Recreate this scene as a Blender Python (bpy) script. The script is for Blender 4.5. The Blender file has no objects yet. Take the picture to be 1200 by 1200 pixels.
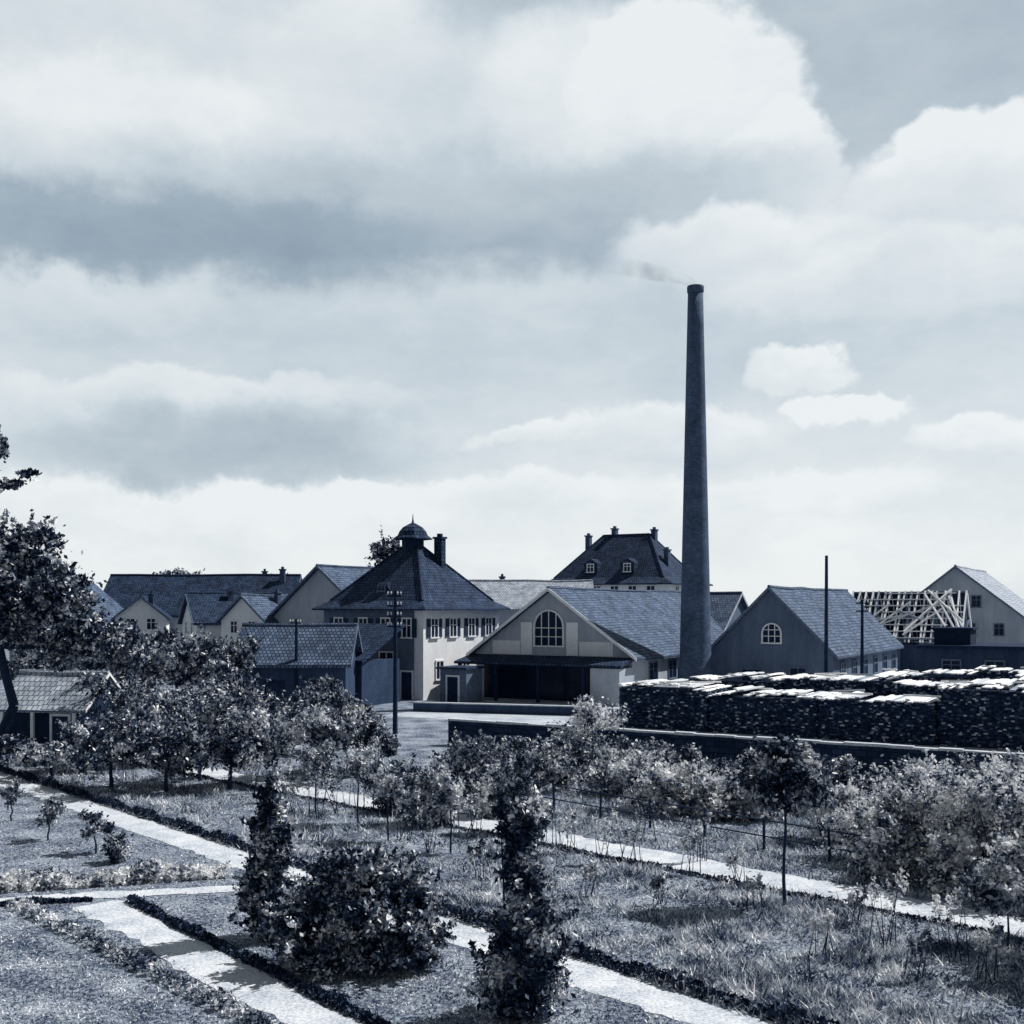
import bpy, math, numpy as np, random
from mathutils import Vector, Matrix
random.seed(4); rng=np.random.default_rng(7)
sc=bpy.context.scene
sc.view_settings.view_transform='Standard'; sc.view_settings.look='None'; sc.view_settings.exposure=0
H=7.5; F=1300.0
def G(px,py):            # survey point on flat ground -> metres
    d=H*F/(py-710.0); return ((px-600)/F*d, d)
def X(px,d): return (px-600)/F*d
def Z(py,d): return H-(py-710)/F*d
def tone(v):
    v=max(v,0.0005); k=min(1,v*1.1)
    return (v*0.97, min(1,v**(0.84+0.10*k)*0.96+0.003), min(1,v**(0.64+0.22*k)*0.95+0.009), 1)
# ---------------------------------------------------------------- materials
def newmat(name):
    m=bpy.data.materials.new(name); m.use_nodes=True; nt=m.node_tree; nt.nodes.clear()
    o=nt.nodes.new('ShaderNodeOutputMaterial'); b=nt.nodes.new('ShaderNodeBsdfPrincipled')
    nt.links.new(b.outputs[0],o.inputs[0]); b.inputs['Roughness'].default_value=0.85
    b.inputs['Specular IOR Level'].default_value=0.15
    return m,nt,b
def ramp(nt,stops):
    r=nt.nodes.new('ShaderNodeValToRGB'); e=r.color_ramp.elements
    while len(e)<len(stops): e.new(0.5)
    for k,(p,v) in zip(e,stops): k.position=p; k.color=tone(v)
    return r
def noise_mat(name,v0,v1,scale=2.0,bump=0.3,fine=25.0,rough=0.9,lo=0.35,hi=0.65,stain=0.0):
    m,nt,b=newmat(name); b.inputs['Roughness'].default_value=rough
    tc=nt.nodes.new('ShaderNodeTexCoord')
    n=nt.nodes.new('ShaderNodeTexNoise'); n.inputs['Scale'].default_value=scale; n.inputs['Detail'].default_value=8
    n.inputs['Roughness'].default_value=0.65
    f=nt.nodes.new('ShaderNodeTexNoise'); f.inputs['Scale'].default_value=fine; f.inputs['Detail'].default_value=3
    nt.links.new(tc.outputs['Object'],f.inputs['Vector'])
    if stain:
        mp=nt.nodes.new('ShaderNodeMapping'); mp.inputs['Scale'].default_value=(1,1,stain); nt.links.new(tc.outputs['Object'],mp.inputs[0]); nt.links.new(mp.outputs[0],n.inputs['Vector'])
    else: nt.links.new(tc.outputs['Object'],n.inputs['Vector'])
    mx=nt.nodes.new('ShaderNodeMath'); mx.operation='MULTIPLY_ADD'; mx.inputs[1].default_value=0.5
    h=nt.nodes.new('ShaderNodeMath'); h.operation='MULTIPLY'; h.inputs[1].default_value=0.5
    nt.links.new(n.outputs[0],mx.inputs[0]); nt.links.new(f.outputs[0],h.inputs[0]); nt.links.new(h.outputs[0],mx.inputs[2])
    r=ramp(nt,[(lo,v0),(hi,v1)]); nt.links.new(mx.outputs[0],r.inputs[0]); nt.links.new(r.outputs[0],b.inputs['Base Color'])
    if bump:
        bp=nt.nodes.new('ShaderNodeBump'); bp.inputs['Strength'].default_value=bump; bp.inputs['Distance'].default_value=0.05
        nt.links.new(f.outputs[0],bp.inputs['Height']); nt.links.new(bp.outputs[0],b.inputs['Normal'])
    return m
def brick_mat(name,v0,v1,vm,bw=0.3,bh=0.3,mort=0.03,bump=0.6,off=0.5,weather=0.5):
    m,nt,b=newmat(name)
    uv=nt.nodes.new('ShaderNodeUVMap'); uv.uv_map='UVMap'
    t=nt.nodes.new('ShaderNodeTexBrick'); t.inputs['Scale'].default_value=1
    t.inputs['Brick Width'].default_value=bw; t.inputs['Row Height'].default_value=bh; t.inputs['Mortar Size'].default_value=mort
    t.offset=off; t.inputs['Color1'].default_value=tone(v0); t.inputs['Color2'].default_value=tone(v1); t.inputs['Mortar'].default_value=tone(vm)
    nt.links.new(uv.outputs[0],t.inputs['Vector'])
    n=nt.nodes.new('ShaderNodeTexNoise'); n.inputs['Scale'].default_value=0.6; n.inputs['Detail'].default_value=10; n.inputs['Roughness'].default_value=0.75
    nt.links.new(uv.outputs[0],n.inputs['Vector'])
    mr=nt.nodes.new('ShaderNodeMapRange'); mr.inputs[1].default_value=0.3; mr.inputs[2].default_value=0.7
    mr.inputs[3].default_value=1-weather; mr.inputs[4].default_value=1+weather*0.8
    nt.links.new(n.outputs[0],mr.inputs[0])
    mu=nt.nodes.new('ShaderNodeVectorMath'); mu.operation='MULTIPLY'
    nt.links.new(t.outputs[0],mu.inputs[0]); nt.links.new(mr.outputs[0],mu.inputs[1]); nt.links.new(mu.outputs[0],b.inputs['Base Color'])
    bp=nt.nodes.new('ShaderNodeBump'); bp.inputs['Strength'].default_value=bump; bp.inputs['Distance'].default_value=0.04; bp.invert=True
    nt.links.new(t.outputs['Fac'],bp.inputs['Height']); nt.links.new(bp.outputs[0],b.inputs['Normal'])
    return m
def island_mat(name,stops,rough=0.6,trans=0.0,clump=0.0,amp=2.4):
    m,nt,b=newmat(name); b.inputs['Roughness'].default_value=rough
    g=nt.nodes.new('ShaderNodeNewGeometry'); r=ramp(nt,stops)
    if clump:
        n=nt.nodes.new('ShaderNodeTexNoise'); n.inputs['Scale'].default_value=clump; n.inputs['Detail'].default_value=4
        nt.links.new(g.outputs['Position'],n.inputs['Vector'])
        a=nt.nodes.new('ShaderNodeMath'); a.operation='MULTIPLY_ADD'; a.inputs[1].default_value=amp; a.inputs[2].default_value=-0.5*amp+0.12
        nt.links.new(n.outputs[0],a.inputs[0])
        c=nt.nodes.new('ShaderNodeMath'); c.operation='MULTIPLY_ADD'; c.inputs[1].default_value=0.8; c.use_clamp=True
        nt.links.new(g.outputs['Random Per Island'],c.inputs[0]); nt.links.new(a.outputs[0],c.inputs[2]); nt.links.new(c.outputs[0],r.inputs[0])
    else: nt.links.new(g.outputs['Random Per Island'],r.inputs[0])
    nt.links.new(r.outputs[0],b.inputs['Base Color'])
    if trans:
        o=[n for n in nt.nodes if n.type=='OUTPUT_MATERIAL'][0]
        t=nt.nodes.new('ShaderNodeBsdfTranslucent'); nt.links.new(r.outputs[0],t.inputs[0])
        mx=nt.nodes.new('ShaderNodeMixShader'); mx.inputs[0].default_value=trans
        nt.links.new(b.outputs[0],mx.inputs[1]); nt.links.new(t.outputs[0],mx.inputs[2]); nt.links.new(mx.outputs[0],o.inputs[0])
    return m
M={}
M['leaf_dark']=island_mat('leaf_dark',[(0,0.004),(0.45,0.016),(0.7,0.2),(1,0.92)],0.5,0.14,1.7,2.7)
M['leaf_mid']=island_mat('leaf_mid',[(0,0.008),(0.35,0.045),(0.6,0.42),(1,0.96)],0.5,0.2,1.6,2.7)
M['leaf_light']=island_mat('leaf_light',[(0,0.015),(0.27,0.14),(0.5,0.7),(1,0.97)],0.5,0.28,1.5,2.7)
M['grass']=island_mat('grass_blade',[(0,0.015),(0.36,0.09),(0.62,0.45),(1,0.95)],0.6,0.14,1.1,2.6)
M['hedge']=island_mat('hedge_leaf',[(0,0.004),(0.8,0.012),(1,0.10)],0.6)
M['bark']=noise_mat('bark',0.005,0.03,6,0.6,30)
M['lawn']=noise_mat('lawn_soil',0.02,0.38,0.7,0.8,9,lo=0.40,hi=0.61)
M['path']=noise_mat('path_gravel',0.30,0.70,1.2,0.4,14,lo=0.36,hi=0.58)
M['yard']=noise_mat('yard_gravel',0.2,0.66,0.35,0.3,9)
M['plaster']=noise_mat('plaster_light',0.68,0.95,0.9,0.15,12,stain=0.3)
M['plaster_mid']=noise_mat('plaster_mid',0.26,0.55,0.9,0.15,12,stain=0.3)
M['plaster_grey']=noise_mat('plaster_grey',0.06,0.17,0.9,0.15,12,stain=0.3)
M['plaster_dark']=noise_mat('plaster_dark',0.012,0.06,0.9,0.15,12,stain=0.3)
M['trim']=noise_mat('trim_paint',0.7,0.95,1,0.05,12)
M['glass']=noise_mat('window_glass',0.002,0.012,1,0.0,12,rough=0.2)
M['shutter']=noise_mat('shutter_paint',0.006,0.03,2,0.1,12)
M['wood_dark']=noise_mat('wood_dark',0.003,0.02,3,0.4,20)
M['wood_mid']=noise_mat('wood_weathered',0.05,0.2,3,0.4,20)
M['plank_new']=island_mat('plank_fresh',[(0,0.25),(0.25,0.75),(1,0.97)],0.8)  # pale rafters; on stack tops the sunlight is put into this colour
M['timber_end_shade']=island_mat('timber_ends_shaded',[(0,0.004),(0.7,0.025),(0.9,0.09),(1,0.7)],0.8)  # stack sides: their shade is put into the dark colour
M['tile_dark']=brick_mat('roof_tile_dark',0.016,0.055,0.005,0.28,0.32,0.04,weather=0.7)
M['tile_mid']=brick_mat('roof_tile_mid',0.07,0.17,0.02,0.28,0.34,0.04,weather=0.65)
M['tile_light']=brick_mat('roof_tile_light',0.34,0.58,0.1,0.3,0.36,0.03)
M['brick']=brick_mat('chimney_brick',0.045,0.1,0.08,0.26,0.09,0.012,weather=0.5)
M['stone']=brick_mat('wall_stone',0.01,0.03,0.004,0.5,0.28,0.02)
M['coping']=noise_mat('coping_stone',0.35,0.75,2,0.2,14)
m=bpy.data.materials.new('smoke'); m.use_nodes=True; nt=m.node_tree; nt.nodes.clear()
o_=nt.nodes.new('ShaderNodeOutputMaterial'); pv=nt.nodes.new('ShaderNodeVolumePrincipled'); nt.links.new(pv.outputs[0],o_.inputs['Volume'])
pv.inputs['Color'].default_value=(0.30,0.35,0.42,1)
tc=nt.nodes.new('ShaderNodeTexCoord'); n=nt.nodes.new('ShaderNodeTexNoise'); n.inputs['Scale'].default_value=0.7; n.inputs['Detail'].default_value=4
mr=nt.nodes.new('ShaderNodeMapRange'); mr.inputs[1].default_value=0.38; mr.inputs[2].default_value=0.7; mr.inputs[3].default_value=0; mr.inputs[4].default_value=0.7
nt.links.new(tc.outputs['Object'],n.inputs['Vector']); nt.links.new(n.outputs[0],mr.inputs[0])
sx_=nt.nodes.new('ShaderNodeSeparateXYZ'); nt.links.new(tc.outputs['Object'],sx_.inputs[0])
fd=nt.nodes.new('ShaderNodeMapRange'); fd.inputs[1].default_value=-7.5; fd.inputs[2].default_value=0; fd.inputs[3].default_value=0; fd.inputs[4].default_value=1; nt.links.new(sx_.outputs[0],fd.inputs[0])
mm=nt.nodes.new('ShaderNodeMath'); mm.operation='MULTIPLY'; nt.links.new(fd.outputs[0],mm.inputs[0]); nt.links.new(mr.outputs[0],mm.inputs[1]); nt.links.new(mm.outputs[0],pv.inputs['Density']); M['smoke']=m
# ---------------------------------------------------------------- helpers
COL=sc.collection
def finish(o,parent=None,loc=None,rot=None):
    COL.objects.link(o)
    if parent is not None: o.parent=parent
    if loc is not None: o.location=loc
    if rot is not None: o.rotation_euler=(0,0,rot)
    return o
def tag(o,label,cat,group=None):
    o['label']=label; o['category']=cat
    if group: o['group']=group
    return o
def top(name,label,cat,loc,rotdeg=0,group=None):
    o=bpy.data.objects.new(name,None); o.empty_display_size=0.5
    finish(o,None,loc,math.radians(rotdeg)); return tag(o,label,cat,group)
def uvs(me):
    uvl=me.uv_layers.new(name='UVMap')
    for p in me.polygons:
        n=p.normal
        u=Vector((0,0,1)).cross(n)
        if u.length<1e-3: u=Vector((1,0,0))
        u.normalize(); v=n.cross(u)
        for li in p.loop_indices:
            c=me.vertices[me.loops[li].vertex_index].co
            uvl.data[li].uv=(c.dot(u),c.dot(v))
def mesh(name,verts,faces,mat,parent=None,loc=None,rot=None,smooth=False,uv=True):
    me=bpy.data.meshes.new(name); me.from_pydata([tuple(v) for v in verts],[],faces); me.update()
    me.materials.append(M[mat])
    if uv: uvs(me)
    if smooth: me.polygons.foreach_set('use_smooth',[True]*len(me.polygons))
    return finish(bpy.data.objects.new(name,me),parent,loc,rot)
def box_vf(V,Fc,x0,x1,y0,y1,z0,z1):
    b=len(V); V+=[(x0,y0,z0),(x1,y0,z0),(x1,y1,z0),(x0,y1,z0),(x0,y0,z1),(x1,y0,z1),(x1,y1,z1),(x0,y1,z1)]
    Fc+=[(b,b+3,b+2,b+1),(b+4,b+5,b+6,b+7),(b,b+1,b+5,b+4),(b+1,b+2,b+6,b+5),(b+2,b+3,b+7,b+6),(b+3,b,b+4,b+7)]
def boxes(name,lst,mat,parent=None,loc=None,rot=None):
    V=[];Fc=[]
    for a in lst: box_vf(V,Fc,*a)
    return mesh(name,V,Fc,mat,parent,loc,rot)
def tube(V,Fc,p0,r0,p1,r1,n=7):
    p0=Vector(p0);p1=Vector(p1); d=(p1-p0)
    if d.length<1e-4: return
    d.normalize(); a=d.orthogonal().normalized(); c=d.cross(a); b=len(V)
    for p,r in ((p0,r0),(p1,r1)):
        for i in range(n):
            t=2*math.pi*i/n; V.append(tuple(p+a*math.cos(t)*r+c*math.sin(t)*r))
    for i in range(n): Fc.append((b+i,b+(i+1)%n,b+n+(i+1)%n,b+n+i))
    Fc.append(tuple(b+n+i for i in range(n))); Fc.append(tuple(b+n-1-i for i in range(n)))
def lathe(name,prof,mat,parent,n=24,loc=None):
    V=[];Fc=[]
    for r,z in prof:
        for i in range(n):
            t=2*math.pi*i/n; V.append((r*math.cos(t),r*math.sin(t),z))
    for k in range(len(prof)-1):
        for i in range(n):
            Fc.append((k*n+i,k*n+(i+1)%n,(k+1)*n+(i+1)%n,(k+1)*n+i))
    Fc.append(tuple((len(prof)-1)*n+i for i in range(n)))
    o=mesh(name,V,Fc,mat,parent,loc,uv=False,smooth=n>12)
    me=o.data; uvl=me.uv_layers.new(name='UVMap')
    for p in me.polygons:
        for li in p.loop_indices:
            vi=me.loops[li].vertex_index; 
            a=(vi%n)/n
            if a==0 and p.center.y<0 : a=1.0
            uvl.data[li].uv=(a*6.5,me.vertices[vi].co.z)
    return o
def quads(name,P,mat,parent=None,loc=None):   # P (N,k,3)
    N,k=P.shape[0],P.shape[1]
    me=bpy.data.meshes.new(name); me.vertices.add(N*k); me.vertices.foreach_set('co',P.astype(np.float32).ravel())
    me.loops.add(N*k); me.loops.foreach_set('vertex_index',np.arange(N*k,dtype=np.int32))
    me.polygons.add(N); me.polygons.foreach_set('loop_start',np.arange(0,N*k,k,dtype=np.int32))
    try: me.polygons.foreach_set('loop_total',np.full(N,k,dtype=np.int32))
    except Exception: pass
    me.update(calc_edges=True); me.validate(); me.materials.append(M[mat])
    return finish(bpy.data.objects.new(name,me),parent,loc)
def leafpts(C,size):
    N=len(C); a=rng.normal(size=(N,3)); a/=np.linalg.norm(a,axis=1)[:,None]
    b=rng.normal(size=(N,3)); b-=a*(a*b).sum(1)[:,None]; b/=np.linalg.norm(b,axis=1)[:,None]
    s=(size*rng.uniform(0.45,1.6,N))[:,None]; a=a*s; b=b*s*0.55
    return np.stack([C-a,C+b-a*0.1,C+a,C-b-a*0.1],1)
def clumpleaves(blobs,n,ragged=1.0):
    out=[]; vol=[(b[3]*b[4]*b[5])**0.6 for b in blobs]; tv=sum(vol)
    for b,v in zip(blobs,vol):
        k=int(12+8*rng.random()); nb=n*v/tv; m=int(nb*0.5/k)
        c=np.array(b[:3]); r=np.array(b[3:6])
        for i in range(k):
            d=rng.normal(size=3); d/=np.linalg.norm(d); cc=c+d*r*rng.uniform(0.3,1.05)
            sr=r*rng.uniform(0.09,0.24)
            mm=max(3,int(m*rng.uniform(0.3,1.8))); e=rng.normal(size=(mm,3))
            out.append(cc+e*sr)
        e=rng.normal(size=(int(nb*0.24),3))*0.42; out.append(c+e*r)
        ns=int(12*ragged)+3; ml=max(4,int(nb*0.26/ns))
        for i in range(ns):
            d=rng.normal(size=3); d[2]=abs(d[2])*0.9+0.15; d/=np.linalg.norm(d)
            L=rng.uniform(1.05,1.0+0.5*ragged); t=rng.uniform(0.45,1,ml)*L
            bend=rng.normal(size=3)*0.12
            p=c+(d[None,:]*t[:,None]+bend[None,:]*(t[:,None]**2))*r+rng.normal(size=(ml,3))*r.min()*0.055
            out.append(p)
    return np.concatenate(out)
def tree(name,label,cat,x,y,blobs,n,leaf,size,tr=0.12,th=1.5,group=None,stems=1,base=0.0,ragged=1.0):
    t=top(name,label,cat,(x,y,base),0,group)
    V=[];Fc=[]
    if stems==1:
        p=Vector((0,0,-0.15)); r=tr; segs=4
        for i in range(segs):
            q=Vector((rng.normal()*tr*0.5,rng.normal()*tr*0.5,th*(i+1)/segs)); tube(V,Fc,p,r,q,r*0.88,8); p=q; r*=0.88
        nodes=[(p,r)]
        for b in sorted(blobs,key=lambda b:b[2]):
            c=Vector(b[:3]); par=min([q for q in nodes if q[0].z<=c.z+0.1] or nodes[:1],key=lambda q:(q[0]-c).length)
            mid=(par[0]+c)/2+Vector((rng.normal()*0.1,rng.normal()*0.1,0.08))*min(1,b[3]); rr=par[1]*0.68
            tube(V,Fc,par[0],rr,mid,rr*0.85,6); tube(V,Fc,mid,rr*0.85,c,rr*0.6,6); nodes.append((c,rr*0.75))
            for k in range(3):
                e=c+Vector((rng.normal()*b[3]*0.55,rng.normal()*b[4]*0.55,rng.normal()*b[5]*0.5)); tube(V,Fc,c,rr*0.45,e,rr*0.12,5)
    else:
        for b in blobs:
            for k in range(stems):
                s=Vector((rng.normal()*0.15+b[0]*0.6,rng.normal()*0.15+b[1]*0.6,-0.1))
                e=Vector(b[:3])+Vector((rng.normal()*b[3]*0.4,rng.normal()*b[4]*0.4,rng.random()*b[5]*0.5))
                tube(V,Fc,s,tr,e,tr*0.25,5)
    mesh('trunk',V,Fc,'bark',t,uv=False)
    P=clumpleaves(blobs,n,ragged); P=P[P[:,2]>0.02]
    quads('crown',leafpts(P,size),leaf,t)
    return t
# ---------------------------------------------------------------- windows etc
def window(parent,x,y,z,w,h,rot=0,shut=False,arch=False,frame='trim',cols=2,rows=3):
    if arch:
        r=w/2; n=12; ar=[(r*math.cos(math.pi*i/n),h-r+r*math.sin(math.pi*i/n)) for i in range(n+1)]
        out=[(-r,0)]+[(r,0)]+ar
        V=[(a,-0.03,b) for a,b in out]+[(a,0.02,b) for a,b in out]; k=len(out)
        Fc=[tuple(range(k)),tuple(range(2*k-1,k-1,-1))]+[(i,k+i,k+(i+1)%k,(i+1)%k) for i in range(k)]
        g=mesh('window',V,Fc,'glass',parent,(x,y,z),math.radians(rot))
        V=[];Fc=[]
        for i in range(n):
            a,b=ar[i],ar[i+1]; tube(V,Fc,(a[0],-0.06,a[1]),0.09,(b[0],-0.06,b[1]),0.09,4)
        box_vf(V,Fc,-r-0.1,r+0.1,-0.14,-0.035,-0.12,0.0)
        box_vf(V,Fc,-r-0.08,-r+0.06,-0.12,-0.035,0.0,h-r); box_vf(V,Fc,r-0.06,r+0.08,-0.12,-0.035,0.0,h-r)
        for i in range(1,cols):
            xx=-r+w*i/cols; hh=h-r+math.sqrt(max(0,r*r-xx*xx)); box_vf(V,Fc,xx-0.035,xx+0.035,-0.075,-0.032,0.0,hh-0.05)
        for j in range(1,rows):
            zz=h*j/rows
            if zz<h-r+0.3: box_vf(V,Fc,-r+0.06,r-0.06,-0.07,-0.033,zz-0.03,zz+0.03)
        mesh('frame',V,Fc,frame,g)
        return g
    g=boxes('window',[(-w/2,w/2,-0.03,0.03,0,h)],'glass',parent,(x,y,z),math.radians(rot))
    L=[(-w/2-0.1,-w/2,-0.09,-0.002,0,h),(w/2,w/2+0.1,-0.09,-0.002,0,h),(-w/2-0.1,w/2+0.1,-0.1,-0.002,h,h+0.12),(-w/2-0.16,w/2+0.16,-0.16,-0.002,-0.12,-0.001),
       (-0.035,0.035,-0.07,-0.031,0.0,h),(-w/2,-0.036,-0.065,-0.031,h*0.62,h*0.62+0.06),(0.036,w/2,-0.065,-0.031,h*0.62,h*0.62+0.06)]
    boxes('frame',L,frame,g)
    if shut:
        for s in (-1,1):
            c=s*(w/2+0.1+w*0.26+0.02); boxes('shutter',[(c-w*0.26,c+w*0.26,-0.08,-0.004,-0.02,h+0.02)],'shutter',g)
    return g
def door(parent,x,y,z,w,h,rot=0,mat='shutter',frame='trim'):
    d=boxes('door',[(-w/2,w/2,-0.05,0.02,0,h)],mat,parent,(x,y,z),math.radians(rot))
    boxes('frame',[(-w/2-0.12,-w/2,-0.1,-0.002,0,h),(w/2,w/2+0.12,-0.1,-0.002,0,h),(-w/2-0.12,w/2+0.12,-0.1,-0.002,h,h+0.14)],frame,d)
    return d
def gable(root,w,L,ze,za,wall,roof,oh=0.5,t=0.22,z0=-0.2,verge='trim'):
    s=(za-ze)/w
    pr=[(-w,z0),(w,z0),(w,ze),(0,za),(-w,ze)]
    V=[(a,0,b) for a,b in pr]+[(a,L,b) for a,b in pr]
    Fc=[(0,1,2,3,4),(9,8,7,6,5)]+[(i,5+i,5+(i+1)%5,(i+1)%5) for i in range(5)]
    mesh('wall',V,Fc,wall,root)
    e=w+oh; ze2=ze-oh*s
    n=max(2,int(L/3)); V=[];Fc=[]
    for k in range(n+1):
        y=-oh+(L+2*oh)*k/n; sg=(rng.normal()*0.035 if 0<k<n else 0)-0.05*math.sin(math.pi*k/n)
        V+=[(-e,y,ze2+t+sg*0.5),(0,y,za+t+sg),(e,y,ze2+t+sg*0.5),(e,y,ze2+0.02+sg*0.5-0.03),(0,y,za+0.02),(-e,y,ze2+0.02+sg*0.5-0.03)]
    for k in range(n):
        b=6*k
        for i in range(6): Fc.append((b+i,b+6+i,b+6+(i+1)%6,b+(i+1)%6))
    Fc.append((0,1,4,5)); Fc.append((1,2,3,4)); b=6*n; Fc.append((b,b+5,b+4,b+1)); Fc.append((b+1,b+4,b+3,b+2))
    r=mesh('roof',V,Fc,roof,root)
    V2=[];F2=[]
    for k in range(n): tube(V2,F2,(0,V[6*k+1][1],V[6*k+1][2]+0.02),0.13,(0,V[6*k+7][1],V[6*k+7][2]+0.02),0.13,6)
    mesh('ridge',V2,F2,roof,r)
    V=[];Fc=[]
    for sg in (-1,1):
        b=len(V)
        V+=[(0,-oh-0.06,za+t+0.03),(sg*e,-oh-0.06,ze2+t+0.03),(sg*e,-oh-0.06,ze2-0.02),(0,-oh-0.06,za-0.02),
            (0,-oh-0.003,za+t+0.03),(sg*e,-oh-0.003,ze2+t+0.03),(sg*e,-oh-0.003,ze2-0.02),(0,-oh-0.003,za-0.02)]
        Fc+=[(b,b+1,b+2,b+3),(b+4,b+5,b+6,b+7)[::-1],(b,b+4,b+5,b+1),(b+3,b+2,b+6,b+7),(b+1,b+5,b+6,b+2)]
    mesh('verge_board',V,Fc,verge,r)
    return r
def chimney(root,x,y,z0,z1,w=0.7,d=0.7,mat='brick'):
    V=[];Fc=[]
    box_vf(V,Fc,-w/2,w/2,-d/2,d/2,0,z1-z0-0.25); box_vf(V,Fc,-w/2-0.1,w/2+0.1,-d/2-0.1,d/2+0.1,z1-z0-0.25,z1-z0-0.08)
    box_vf(V,Fc,-w/4,w/4,-d/4,d/4,z1-z0-0.08,z1-z0+0.2)
    return mesh('chimney',V,Fc,mat,root,(x,y,z0))
def hip(root,hx,hy,ze,za,ridge,wall,roof,oh=0.6,z0=-0.2):
    boxes('wall',[(-hx,hx,-hy,hy,z0,ze)],wall,root)
    ex,ey=hx+oh,hy+oh
    k=0.82; zk=ze+(za-ze)*0.12
    V=[(-ex,-ey,ze-0.12),(ex,-ey,ze-0.12),(ex,ey,ze-0.12),(-ex,ey,ze-0.12),
       (-ex,-ey,ze+0.03),(ex,-ey,ze+0.03),(ex,ey,ze+0.03),(-ex,ey,ze+0.03),
       (-ex*k,-ey*k,zk),(ex*k,-ey*k,zk),(ex*k,ey*k,zk),(-ex*k,ey*k,zk),(-ridge,0,za),(ridge,0,za)]
    Fc=[(0,3,2,1),(0,1,5,4),(1,2,6,5),(2,3,7,6),(3,0,4,7),(4,5,9,8),(5,6,10,9),(6,7,11,10),(7,4,8,11),
        (8,9,13,12),(9,10,13),(10,11,12,13),(11,8,12)]
    r=mesh('roof',V,Fc,roof,root)
    V=[];Fc=[]
    for a,b in ((8,12),(9,13),(10,13),(11,12)):
        P=[(-ex*k,-ey*k,zk),(ex*k,-ey*k,zk),(ex*k,ey*k,zk),(-ex*k,ey*k,zk)][a-8]; Q=[(-ridge,0,za),(ridge,0,za)][b-12]
        tube(V,Fc,P,0.12,Q,0.12,6)
    tube(V,Fc,(-ridge,0,za),0.12,(ridge,0,za),0.12,6)
    mesh('ridge',V,Fc,roof,r)
    return r
A=-30
O=Vector((6.6,68.7)); ex=Vector((math.cos(math.radians(30)),-0.5)); ey=Vector((0.5,math.cos(math.radians(30))))
def Y(a,b): p=O+ex*a+ey*b; return (p.x,p.y)

# ================================================================= GROUND
def sheet(name,poly,z,mat,kind='structure'):
    o=mesh(name,[(a,b,z) for a,b in poly],[tuple(range(len(poly)))],mat); o['kind']=kind; return o
sheet('ground',[(-1500,-200),(1500,-200),(1500,2500),(-1500,2500)],0,'lawn')
a1,a2,a3,a4=Y(-17,-1.5),Y(60,-1.5),Y(60,60),Y(-17,60)
sheet('yard_ground',[a1,a2,a3,a4],0.004,'yard')
def strip(name,p0,p1,w,z,mat):
    p0=Vector(p0);p1=Vector(p1);d=(p1-p0);L=d.length;d.normalize();n=Vector((-d.y,d.x)); k=int(L/0.3); V=[];Fc=[]
    for i in range(k+1):
        c=p0+d*(L*i/k); a=w/2+rng.normal()*0.06+0.07*math.sin(i*0.37); b=w/2+rng.normal()*0.06+0.07*math.sin(i*0.29+1)
        V+=[(c.x+n.x*a,c.y+n.y*a,z),(c.x-n.x*b,c.y-n.y*b,z)]
    for i in range(k): Fc.append((2*i,2*i+1,2*i+3,2*i+2))
    o=mesh(name,V,Fc,mat); o['kind']='structure'; return o
def line(pa,pb,e0=0,e1=0):
    a=Vector(G(*pa)); b=Vector(G(*pb)); d=(b-a).normalized(); return a-d*e0,b+d*e1
P1=line((0,912),(760,1168),12,8); P2=line((220,901),(1200,1088),10,12); P3=line((118,1062),(375,1200),0.3,7)
PC=line((0,1056),(290,1040),9,1)
strip('garden_path',*P1,1.25,0.008,'path'); strip('garden_path',*P2,1.7,0.008,'path')
strip('garden_path',*P3,1.15,0.008,'path'); strip('garden_path',*PC,0.65,0.012,'path')
paths=[(P1,0.66),(P2,0.88),(P3,0.61),(PC,0.36)]
def segdist(Pt,s):
    a=np.array(s[0]);b=np.array(s[1]);d=b-a;t=np.clip(((Pt-a)@d)/(d@d),0,1)
    return np.linalg.norm(Pt-(a+t[:,None]*d),axis=1)
N=230000
yy=np.exp(rng.uniform(np.log(17.5),np.log(56),N)); xx=rng.uniform(-0.52,0.52,N)*yy
Pt=np.stack([xx,yy],1); ok=np.ones(N,bool)
for s,w in paths: ok&=segdist(Pt,s)>w+rng.uniform(-0.18,0.05,N)
Pt=Pt[ok]
d12=np.array(P1[1]-P1[0]); n12=np.array([-d12[1],d12[0]])/np.linalg.norm(d12)
side=(Pt-np.array(P1[0]))@n12
patch=np.sin(Pt[:,0]*1.3+np.sin(Pt[:,1]*0.9)*2)*np.sin(Pt[:,1]*1.1+Pt[:,0]*0.5)
rough=side>0
hgt=np.where(rough,rng.uniform(0.03,0.15,len(Pt))*(1+0.8*patch),rng.uniform(0.01,0.05,len(Pt)))
tall=rough&(rng.random(len(Pt))<0.02); hgt=np.where(tall,hgt+rng.uniform(0.1,0.35,len(Pt)),hgt)
wd=np.where(rough,0.019,0.016)*rng.uniform(0.6,1.6,len(Pt))
ang=rng.uniform(0,2*np.pi,len(Pt)); u=np.stack([np.cos(ang),np.sin(ang)],1)*wd[:,None]
ln=rng.normal(size=(len(Pt),2))*np.minimum(hgt,0.15)[:,None]*0.8
z0=np.zeros((len(Pt),1)); 
T=np.stack([np.hstack([Pt-u,z0]),np.hstack([Pt+u,z0]),np.hstack([Pt+ln,hgt[:,None]])],1)
g=quads('meadow_grass',T,'grass'); g['kind']='stuff'
tag(g,'short lawn and rough meadow grass between garden paths','grass')
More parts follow.
